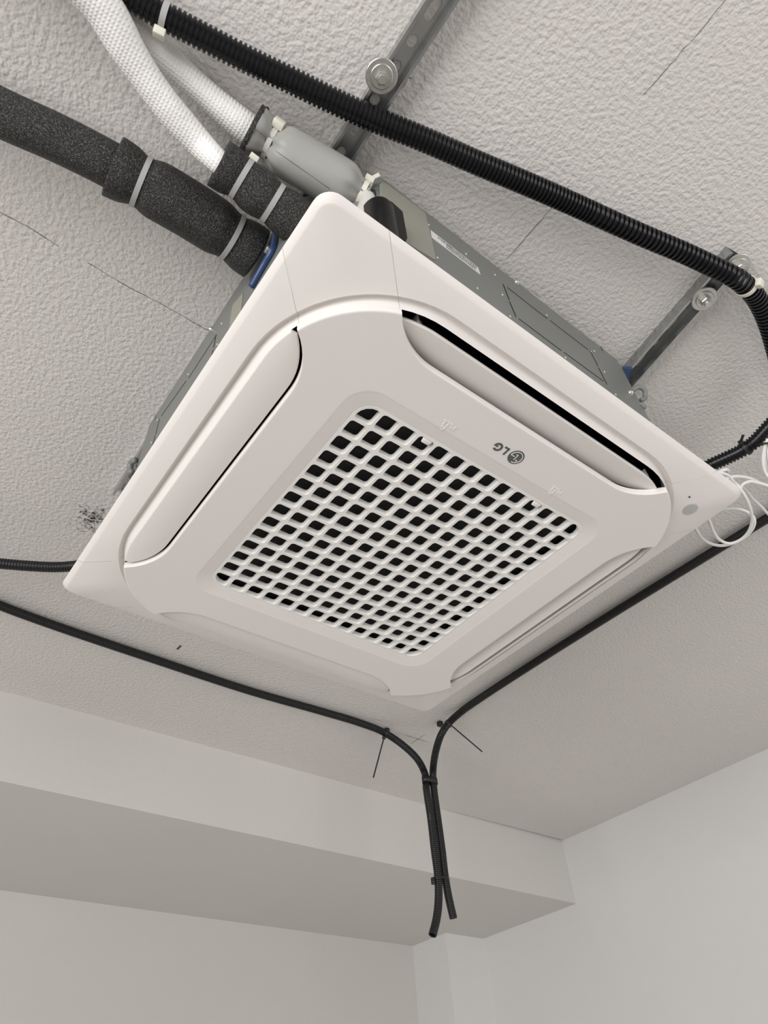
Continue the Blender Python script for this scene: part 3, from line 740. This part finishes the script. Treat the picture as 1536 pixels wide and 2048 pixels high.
# thick black pipe
P1 = [px(-120, 162, 2, 0.200), px(0, 225, 2, 0.2), px(120, 279, 2, 0.2), px(230, 335, 2, 0.2), px(380, 420, 2, 0.2), px(500, 500, 2, 0.2), px(518, 512, 2, 0.2)]
R1 = empty('insulated_pipe', P1[3]); tag(R1, 'thick black foam insulated pipe joining the near left side, strapped twice', 'pipe')
inv1 = Matrix.Translation(-Vector(P1[3]))
def kid(o, root, inv): o.parent = root; o.matrix_parent_inverse = inv; return o
kid(tube('pipe_insulation', run_on(P1[:5], 0.9), 0.0235, 'foam_black', seg=28, step=0.006), R1, inv1)
sl1 = [px(226, 333, 2, 0.2), px(290, 368, 2, 0.2), px(380, 420, 2, 0.2), px(450, 465, 2, 0.2), px(512, 507, 2, 0.2)]
cA = path_near(sl1, px(282, 366, 2, 0.2)); cB = path_near(sl1, px(462, 474, 2, 0.2))
kid(tube('foam_sleeve', sl1, foam_r(0.0305, [(cA[4], 0.010, 0.0042), (cB[4], 0.012, 0.0042), (0, 0.012, -0.001)]), 'foam_black', seg=32, step=0.003), R1, inv1)
for c in (cA, cB): kid(tie(None, c[0], c[1], 0.0270, 0.0055, 0.0010, 'nylon_clear', head=(0.35, -0.5, 0.75) if c is cB else (0.3, -0.2, 0.9), hm='nylon_white'), R1, inv1)
# blue clamp plate where it meets the housing
bl = [px(503, 574, 0, -0.288), px(528, 530, 0, -0.288), px(545, 500, 0, -0.288), px(550, 470, 0, -0.288)]
o = tube('clamp_plate', bl, 0.0042, 'blue_plastic', seg=10, step=0.003); kid(o, R1, inv1); o['label'] = 'blue plastic clamp edge at the pipe end'
b = MB(); q0 = [q for q in bl]; top_ = [q + (0, 0.012, 0.022) for q in bl]
vv = q0 + top_; ff = [(i, i + 1, 5 + i, 4 + i) for i in range(3)]
vv2 = [q + (0.004, 0, 0) for q in vv]; kk = len(vv)
b.add(vv + vv2, ff + [tuple(kk + i for i in t)[::-1] for t in ff]); kid(b.build('clamp_plate', 'blue_plastic'), R1, inv1)
p = px(536, 500, 0, -0.292); b = MB(); b.box(p, XYZ, (0.003, 0.004, 0.003)); kid(bevel(b.build('clamp_screw', 'steel_bolt'), 0.001), R1, inv1)

# white quilted pipe with black foam sleeve
y2 = -0.2147
Q = [px(114, -68, 2, 0.204), px(198, 5, 2, 0.207), px(262, 110, 2, 0.204), px(332, 210, 2, 0.200), px(400, 288, 2, 0.195), px(445, 330, 1, y2), px(520, 385, 1, y2)]
R2 = empty('insulated_pipe', Q[3]); tag(R2, 'white quilted pipe ending in a black foam sleeve with two straps', 'pipe', None)
inv2 = Matrix.Translation(-Vector(Q[3]))
kid(tube('pipe_insulation', run_on(Q, 0.6), lambda s, L: 0.0190 - 0.0060 * min(1, max(0, (s - 0.6) / (L - 0.6)) * 1.25) + 0.0008 * math.sin(s * 60), 'quilt_white', seg=20, step=0.005), R2, inv2)
sl2 = [px(437, 326, 1, y2), px(480, 356, 1, y2), px(530, 395, 1, y2), px(590, 440, 1, y2), px(640, 478, 1, y2)]
cA = path_near(sl2, px(481, 357, 1, y2)); cB = path_near(sl2, px(545, 405, 1, y2))
kid(tube('foam_sleeve', sl2, foam_r(0.0245, [(cA[4], 0.009, 0.0035), (cB[4], 0.010, 0.0032)]), 'foam_black', seg=30, step=0.003), R2, inv2)
for c, hd in ((cA, (0.25, -0.75, 0.6)), (cB, (0.2, 0.2, 1.0))): kid(tie(None, c[0], c[1], 0.0215, 0.0055, 0.0010, 'nylon_clear', head=hd, hm='nylon_white', hs=0.006), R2, inv2)

# white quilted pipe in a grey wrapped sleeve, close to the ceiling
z3 = 0.226
Q3 = [px(112, -68, 2, 0.247), px(215, 0, 2, 0.247), px(300, 88, 2, 0.246), px(400, 178, 2, 0.240), px(480, 246, 2, 0.233), px(530, 280, 2, 0.228), px(600, 318, 2, 0.222)]
R3 = empty('insulated_pipe', Q3[3]); tag(R3, 'white quilted pipe in a grey plastic wrapped sleeve close under the ceiling', 'pipe', None)
inv3 = Matrix.Translation(-Vector(Q3[3]))
kid(tube('pipe_insulation', run_on(Q3, 0.6), lambda s, L: 0.0150 + 0.0010 * math.sin(s * 55 + 1), 'quilt_white', seg=20, step=0.005), R3, inv3)
sl3 = [px(508, 262, 2, 0.226), px(540, 285, 2, 0.224), px(600, 322, 2, 0.214), px(660, 356, 2, 0.205), px(712, 384, 2, 0.198), px(733, 396, 2, 0.195)]
cN = path_near(sl3, px(541, 286, 2, 0.224)); cM = path_near(sl3, px(722, 390, 2, 0.197))
def wrap(name, pts, seg=48, step=0.0022):
    Pp, t = spline(pts, step); T, U, V = frames(Pp); v = []; f = []
    for i in range(len(Pp)):
        dn = math.exp(-((t[i] - cN[4]) / 0.0115) ** 2); dm = math.exp(-((t[i] - cM[4]) / 0.012) ** 2)
        for j in range(seg):
            a = 2 * math.pi * j / seg
            fold = 0.0016 * math.sin(7 * a + 1.3) + 0.0011 * math.sin(13 * a + 0.4)
            r = 0.0265 - 0.0095 * dn - 0.0125 * dm + fold * min(1, (dn ** 0.4) + (dm ** 0.4)) * 0.9 + 0.0006 * math.sin(3 * a + t[i] * 40)
            v.append(Pp[i] + (U[i] * math.cos(a) + V[i] * math.sin(a)) * r)
    n_ = len(Pp)
    for i in range(n_ - 1):
        for j in range(seg): k = (j + 1) % seg; f.append((i * seg + j, i * seg + k, (i + 1) * seg + k, (i + 1) * seg + j))
    f.append(tuple(range((n_ - 1) * seg, n_ * seg)))
    return meshobj(name, v, f, 'pvc_wrap_grey', smooth=True)
kid(wrap('wrapped_sleeve', sl3), R3, inv3)
for u0, v0, u1, v1 in ((552, 302, 660, 378), (508, 256, 533, 276)):      # fine pen line along the wrap
    ln = []
    for t_ in np.linspace(0, 1, 9):
        u_, v_ = u0 + (u1 - u0) * t_, v0 + (v1 - v0) * t_
        q = min((path_near(sl3, px(u_, v_, 2, z_)) + (px(u_, v_, 2, z_),) for z_ in np.arange(0.165, 0.23, 0.002)), key=lambda w: abs(np.linalg.norm(w[5] - w[0]) - 0.0268) + (5 if w[5][2] > w[0][2] else 0))
        ln.append(q[5])
    kid(tube('pen_line', ln, 0.0002, 'print_black', seg=6, step=0.004), R3, inv3)
# dark foam rim at the open end
c0, T0, U0, V0 = path_at(sl3, 0.0)
v = []; f = []; n_ = 40
for s, r in ((0.0005, 0.0262), (-0.0045, 0.0268), (-0.0050, 0.0255), (-0.0035, 0.0150), (0.004, 0.0150)):
    v += [c0 + T0 * s + (U0 * math.cos(a) + V0 * math.sin(a)) * r for a in np.linspace(0, 6.2832, n_, endpoint=False)]
for i in range(4):
    for j in range(n_): k = (j + 1) % n_; f.append((i * n_ + j, i * n_ + k, (i + 1) * n_ + k, (i + 1) * n_ + j))
kid(meshobj('foam_rim', v, f, 'foam_black', smooth=True), R3, inv3)
kid(tie(None, cN[0], cN[1], 0.0172, 0.0055, 0.0012, 'pvc_flap', head=(0.45, -0.72, -0.15), hm='nylon_white', hs=0.0075), R3, inv3)
kid(tie(None, cM[0], cM[1], 0.0150, 0.0055, 0.0012, 'nylon_white', head=(0.5, -0.55, 0.3), hm='nylon_white', hs=0.0065, tail=0.014, tdir=(0.5, -0.6, 0.5)), R3, inv3)
# torn upright flap of the wrap beyond the tie, and the short cuff at the housing
fp = [px(531, 243, 2, 0.222), px(523, 226, 2, 0.226), px(534, 218, 2, 0.228), px(541, 236, 2, 0.226), px(546, 262, 2, 0.220), px(538, 262, 2, 0.219)]
v = fp + [q + (0.001, 0.001, 0.002) for q in fp]; n_ = len(fp)
kid(meshobj('wrap_flap', v, [tuple(range(n_)), tuple(range(n_, 2 * n_))[::-1]] + [(i, (i + 1) % n_, n_ + (i + 1) % n_, n_ + i) for i in range(n_)], 'pvc_wrap_grey'), R3, inv3)
ft = [px(522, 226, 2, 0.2255), px(530, 217, 2, 0.228), px(535, 217, 2, 0.228), px(539, 232, 2, 0.2265)]
kid(tube('foam_shred', ft, lambda s, L: 0.0013 + 0.0005 * math.sin(s * 900), 'foam_black', seg=8, step=0.001), R3, inv3)
cf = [px(727, 394, 2, 0.190), px(736, 404, 2, 0.178), px(730, 424, 2, 0.160), px(722, 440, 2, 0.145)]
o = kid(tube('wrap_cuff', cf, 0.0098, 'pvc_flap', seg=20, step=0.003), R3, inv3)
ck = [px(746, 383, 2, 0.19), px(748, 398, 2, 0.178)]
kid(tube('foam_edge', ck, 0.0028, 'foam_black', seg=10, step=0.003), R3, inv3)

# ------------------------------------------------------------------ corrugated conduits
def corr(r, p, dr): return [(0.0, r), (0.50, r), (0.56, r - dr), (0.94, r - dr)]
ZK = 0.229
K1 = [(222, -62), (254, -16), (292, 12), (346, 42), (417, 79), (500, 122), (583, 161), (640, 189), (745, 237), (850, 280), (955, 326), (1060, 370.5), (1134, 403), (1283, 470), (1375, 509)]
KP = [px(u, w_, 2, ZK) for u, w_ in K1] + [px(1440, 540, 2, ZK - 0.007), px(1468, 554, 2, ZK - 0.011), px(1486, 567, 2, ZK - 0.010), px(1511, 594, 2, ZK - 0.004), px(1534, 640, 2, ZK), px(1552, 700, 2, ZK), px(1568, 770, 2, ZK - 0.004), px(1577, 802, 2, 0.214)]
KP = run_on(KP, 0.8)
RK = empty('corrugated_conduit', px(742, 231, 2, ZK)); tag(RK, 'thick black corrugated conduit running diagonally below the steel rails', 'conduit')
ik = Matrix.Translation(-RK.location)
kid(tube('conduit_tube', KP, None, 'conduit_black', seg=20, step=0.0058, profile=corr(0.0128, 0.0058, 0.0022), auto=50, pitch=lambda q: 0.0072 - 0.0022 * min(1, q / 0.45) if q < 0.74 else 0.0068), RK, ik)
c = path_near(KP, px(327, 32, 2, ZK)); kid(tie(None, c[0], c[1], 0.0122, 0.0058, 0.0012, 'nylon_clear', head=(-0.15, 0.75, -0.6), hm='nylon_white', hs=0.0068), RK, ik)
c = path_near(KP, px(1483, 566, 2, ZK)); kid(tie(None, c[0], c[1], 0.0130, 0.0055, 0.0012, 'nylon_white', head=(0.35, -0.65, -0.5), hm='nylon_white', hs=0.0062), RK, ik)
# return end that runs in behind the panel corner
ZR = 0.19
K2 = [px(1577, 802, 2, 0.214), px(1558, 830, 2, ZR + 0.012), px(1534, 857, 2, ZR + 0.006), px(1506, 886, 2, ZR), px(1480, 903, 2, ZR), px(1453, 916, 2, ZR), px(1426, 928, 2, ZR), px(1395, 942, 2, ZR), np.array((0.300, -0.170, 0.185)), np.array((0.286, -0.155, 0.183))]
RK2 = empty('corrugated_conduit', K2[4]); tag(RK2, 'short black corrugated conduit end tucked behind the panel corner by the white cables', 'conduit')
ik2 = Matrix.Translation(-Vector(K2[4]))
kid(tube('conduit_tube', K2, None, 'conduit_black', seg=18, step=0.0052, profile=corr(0.0108, 0.0052, 0.0018), auto=50), RK2, ik2)
c = path_near(K2, px(1492, 895, 2, ZR)); kid(tie(None, c[0], c[1], 0.0108, 0.005, 0.0011, 'nylon_black', head=(-0.1, -1.0, 0.0), hs=0.0045, tail=0.013, tdir=(-0.55, -0.75, 0.15)), RK2, ik2)
# thin conduits round the far sides that drop down in the middle of the room
def fine(r): return [(0.0, r), (0.5, r), (0.6, r - 0.0004), (0.9, r - 0.0004)]
ZT2 = 0.2515; XD, YD = 0.697, 0.738
rt = [px(1640, 975, 2, ZT2), px(1536, 1036, 2, ZT2), px(1440, 1095, 2, ZT2), px(1200, 1243, 2, ZT2), px(1050, 1338, 2, ZT2), px(960, 1397, 2, ZT2), px(922, 1424, 2, ZT2), px(898, 1446, 2, ZT2 - 0.012)]
drop_r = [px(883, 1468, 2, 0.213), px(871, 1505, 2, 0.187), px(866, 1545, 2, 0.157)]
def dpt(u, v_): return px(u, v_, 1, YD)
rtail = [dpt(868, 1580), dpt(876, 1640), dpt(884, 1700), dpt(890, 1752), dpt(898, 1798), dpt(907, 1837)]
RC = empty('thin_conduit', rt[4]); tag(RC, 'thin black conduit from the right, dropping as the right hand tail', 'conduit')
ic = Matrix.Translation(-Vector(rt[4]))
pr = run_on(rt, 1.2) + drop_r + rtail
kid(tube('conduit_tube', pr, None, 'thin_conduit_black', seg=14, step=0.0042, profile=fine(0.0088), hollow=0.72, auto=50), RC, ic)
lt = [px(-110, 1165, 2, ZT2), px(0, 1211, 2, ZT2), px(100, 1248, 2, ZT2), px(300, 1316, 2, ZT2), px(500, 1382, 2, ZT2), px(640, 1422, 2, ZT2), px(720, 1446, 2, ZT2), px(768, 1465, 2, ZT2 - 0.008)]
drop_l = [px(808, 1492, 2, 0.215), px(836, 1520, 2, 0.186), px(850, 1548, 2, 0.160)]
ltail = [dpt(853, 1580), dpt(862, 1640), dpt(869, 1700), dpt(876, 1755), dpt(877, 1800), dpt(873, 1838), dpt(865, 1870)]
LC_ = empty('thin_conduit', lt[4]); tag(LC_, 'thin black conduit from the left, dropping as the longer left tail', 'conduit')
il = Matrix.Translation(-Vector(lt[4]))
pl = run_on(lt, 1.4) + drop_l + ltail
kid(tube('conduit_tube', pl, None, 'thin_conduit_black', seg=14, step=0.0042, profile=fine(0.0088), hollow=0.72, auto=50), LC_, il)
c = path_near(pl, px(768, 1465, 2, ZT2)); t1 = px(750, 1546, 2, 0.17) - c[0]
kid(tie(None, c[0], c[1], 0.0090, 0.0042, 0.0010, 'nylon_black', head=(-0.3, 0.2, -0.9), hs=0.005, tail=float(np.linalg.norm(t1)), tdir=t1), LC_, il)
b = MB(); p = px(773, 1462, 2, ZC - 0.006); b.box(p, XYZ, (0.006, 0.006, 0.006)); kid(bevel(b.build('tie_anchor', 'nylon_black'), 0.001), LC_, il)
c = path_near(pr, px(893, 1452, 2, ZT2 - 0.006)); t1 = px(966, 1508, 2, 0.21) - c[0]
kid(tie(None, c[0], c[1], 0.0090, 0.0042, 0.0010, 'nylon_black', head=(-0.6, 0.2, -0.5), hs=0.005, tail=float(np.linalg.norm(t1)), tdir=t1), RC, ic)
b = MB(); p = px(880, 1448, 2, ZC - 0.006); b.box(p, XYZ, (0.006, 0.006, 0.006)); kid(bevel(b.build('tie_anchor', 'nylon_black'), 0.001), RC, ic)
# tape and tie that bind the two tails
def band(u0, v0, u1, v1, h, name, m):
    a = np.array(dpt(u0, v0)); b_ = np.array(dpt(u1, v1)); ax_ = (b_ - a); ctr = (a + b_) / 2; wd = 0.0095
    d = np.array(dpt(u0 + 8, v0 + 60)) - np.array(dpt(u0, v0)); d /= np.linalg.norm(d)
    s = ax_ / np.linalg.norm(ax_); s = s - d * (s @ d); s /= np.linalg.norm(s); n3 = np.cross(d, s); half = np.linalg.norm(ax_) / 2
    v = []; f = []; n_ = 28
    for z in (-h, h):
        for a_ in np.linspace(0, 2 * math.pi, n_, endpoint=False):
            cx_ = half if math.cos(a_) > 1e-6 else (-half if math.cos(a_) < -1e-6 else 0)
            v.append(ctr + d * z + s * (cx_ + wd * math.cos(a_)) + n3 * wd * math.sin(a_))
    for j in range(n_): k = (j + 1) % n_; f.append((j, k, n_ + k, n_ + j))
    o = meshobj(name, v, f, m, auto=40); so = o.modifiers.new('thick', 'SOLIDIFY'); so.thickness = 0.0006
    return kid(o, LC_, il)
band(852, 1562, 867, 1561, 0.007, 'tape_wrap', 'nylon_black')
band(875, 1757, 890, 1757, 0.0022, 'cable_tie', 'nylon_black')
b = MB(); p = dpt(866, 1762); b.box(p, XYZ, (0.0035, 0.0035, 0.007)); kid(bevel(b.build('tie_head', 'nylon_black'), 0.001), LC_, il)
# black conduit that leaves the housing towards the left
zq = 0.20
cb = [px(-90, 1118, 2, zq), px(0, 1127, 2, zq), px(60, 1132, 2, zq), px(120, 1134, 2, zq), px(170, 1128, 2, zq), px(230, 1105, 2, zq), np.array((-0.250, 0.262, 0.196)), np.array((-0.244, 0.244, 0.194))]
cb = run_on(cb, 1.3)
RB = empty('thin_conduit', cb[4]); tag(RB, 'short stretch of black conduit leaving behind the leftmost panel corner', 'conduit')
kid(tube('conduit_tube', cb, None, 'thin_conduit_black', seg=14, step=0.0046, profile=fine(0.0090), auto=50), RB, Matrix.Translation(-Vector(cb[4])))

# ------------------------------------------------------------------ white cables at the right corner
def cable(name, pts, label, r=0.0021, grp=None):
    o = tube(name, pts, r, 'cable_white', seg=10, step=0.003); return tag(o, label, 'cable', grp)
zz = 0.055
HC = np.array((0.262, -0.238, 0.075))           # where the cables leave the housing corner
cable('white_cable', [HC + (0, 0, 0.02), px(1455, 950, 2, 0.09), px(1466, 962, 2, 0.075), px(1476, 972, 2, 0.06), px(1491, 994, 2, 0.05), px(1501, 1018, 2, 0.045), px(1504, 1042, 2, 0.045), px(1496, 1065, 2, 0.045), px(1480, 1080, 2, 0.045), px(1460, 1087, 2, 0.045), px(1440, 1080, 2, 0.045), px(1427, 1063, 2, 0.045), px(1418, 1040, 2, 0.05), px(1412, 1020, 2, 0.06), HC],
      'inner loop of white cable hanging beside the panel corner')
cable('white_cable', [HC + (0.004, 0.006, 0.004), px(1384, 1040, 2, 0.07), px(1393, 1061, 2, 0.06), px(1405, 1077, 2, 0.055), px(1424, 1088, 2, 0.052), px(1445, 1091, 2, 0.05), px(1470, 1085, 2, 0.05), px(1495, 1070, 2, 0.052), px(1508, 1051, 2, 0.055), px(1508, 1036, 2, 0.06), px(1498, 1026, 2, 0.065), px(1480, 1019, 2, 0.07), px(1458, 1018, 2, 0.08), px(1430, 1022, 2, 0.09), HC + (0.003, 0.004, 0.012)],
      'outer loop of white cable hanging beside the panel corner')
cable('white_cable', [HC + (0, 0, 0.03), px(1440, 965, 2, 0.10), px(1458, 955, 2, 0.11), px(1478, 953, 2, 0.12), px(1500, 957, 2, 0.13), px(1520, 966, 2, 0.14), px(1545, 975, 2, 0.15), px(1568, 970, 2, 0.16), px(1572, 940, 2, 0.17)], 'white cable arching right from behind the panel edge', 0.0024)
cable('white_cable', [HC + (0, 0.004, 0.035), px(1470, 985, 2, 0.11), px(1486, 968, 2, 0.12), px(1500, 963, 2, 0.125), px(1520, 967, 2, 0.128), px(1545, 973, 2, 0.13), px(1574, 966, 2, 0.15), px(1578, 930, 2, 0.17)], 'lower of the two white cables crossing towards the right edge', 0.0024)
cable('white_cable', [HC + (0.006, 0.004, 0.05), px(1485, 975, 2, 0.16), px(1505, 997, 2, 0.16), px(1520, 1011, 2, 0.165), px(1540, 1032, 2, 0.17), px(1570, 1062, 2, 0.18), px(1640, 1120, 2, 0.22), px(1760, 1180, 2, 0.258)], 'straight white cable slanting down to the right edge', 0.0022)
cable('white_cable', [HC + (0.002, 0.0, 0.045), px(1425, 950, 2, 0.12), px(1440, 943, 2, 0.13), px(1452, 939, 2, 0.135), px(1456, 943, 2, 0.14), px(1448, 949, 2, 0.15)], 'short hooked white cable end below the conduit', 0.0026)
# hanging coil
ctr = px(1558, 912, 2, 0.17); RCo = empty('cable_coil', ctr); tag(RCo, 'bundled coil of white cable with a black tie at the right edge', 'cable coil')
ico = Matrix.Translation(-Vector(ctr))
ex = np.array(CR[0]); ey = np.array(CR[1])
for k in range(9):
    a_ = 0.026 - 0.0016 * k; b_ = 0.042 - 0.0012 * k; pts = []
    for t in np.linspace(0, 2 * math.pi, 25):
        pts.append(ctr + ex * (a_ * math.cos(t) + 0.0012 * k) + ey * (b_ * math.sin(t)) + CR[2] * (0.0022 * math.sin(3 * t + k) + 0.0035 * ((k % 3) - 1)))
    kid(tube('coil_turn', pts, 0.0023, 'cable_white', seg=8, step=0.004, caps=False), RCo, ico)
bt = ctr + ey * -0.018 - ex * 0.024
v = [bt + ex * (0.010 * math.cos(t)) + CR[2] * (0.012 * math.sin(t)) for t in np.linspace(0, 2 * math.pi, 15)]
kid(tube('coil_tie', v, 0.0014, 'nylon_black', seg=8, step=0.003, caps=False), RCo, ico)
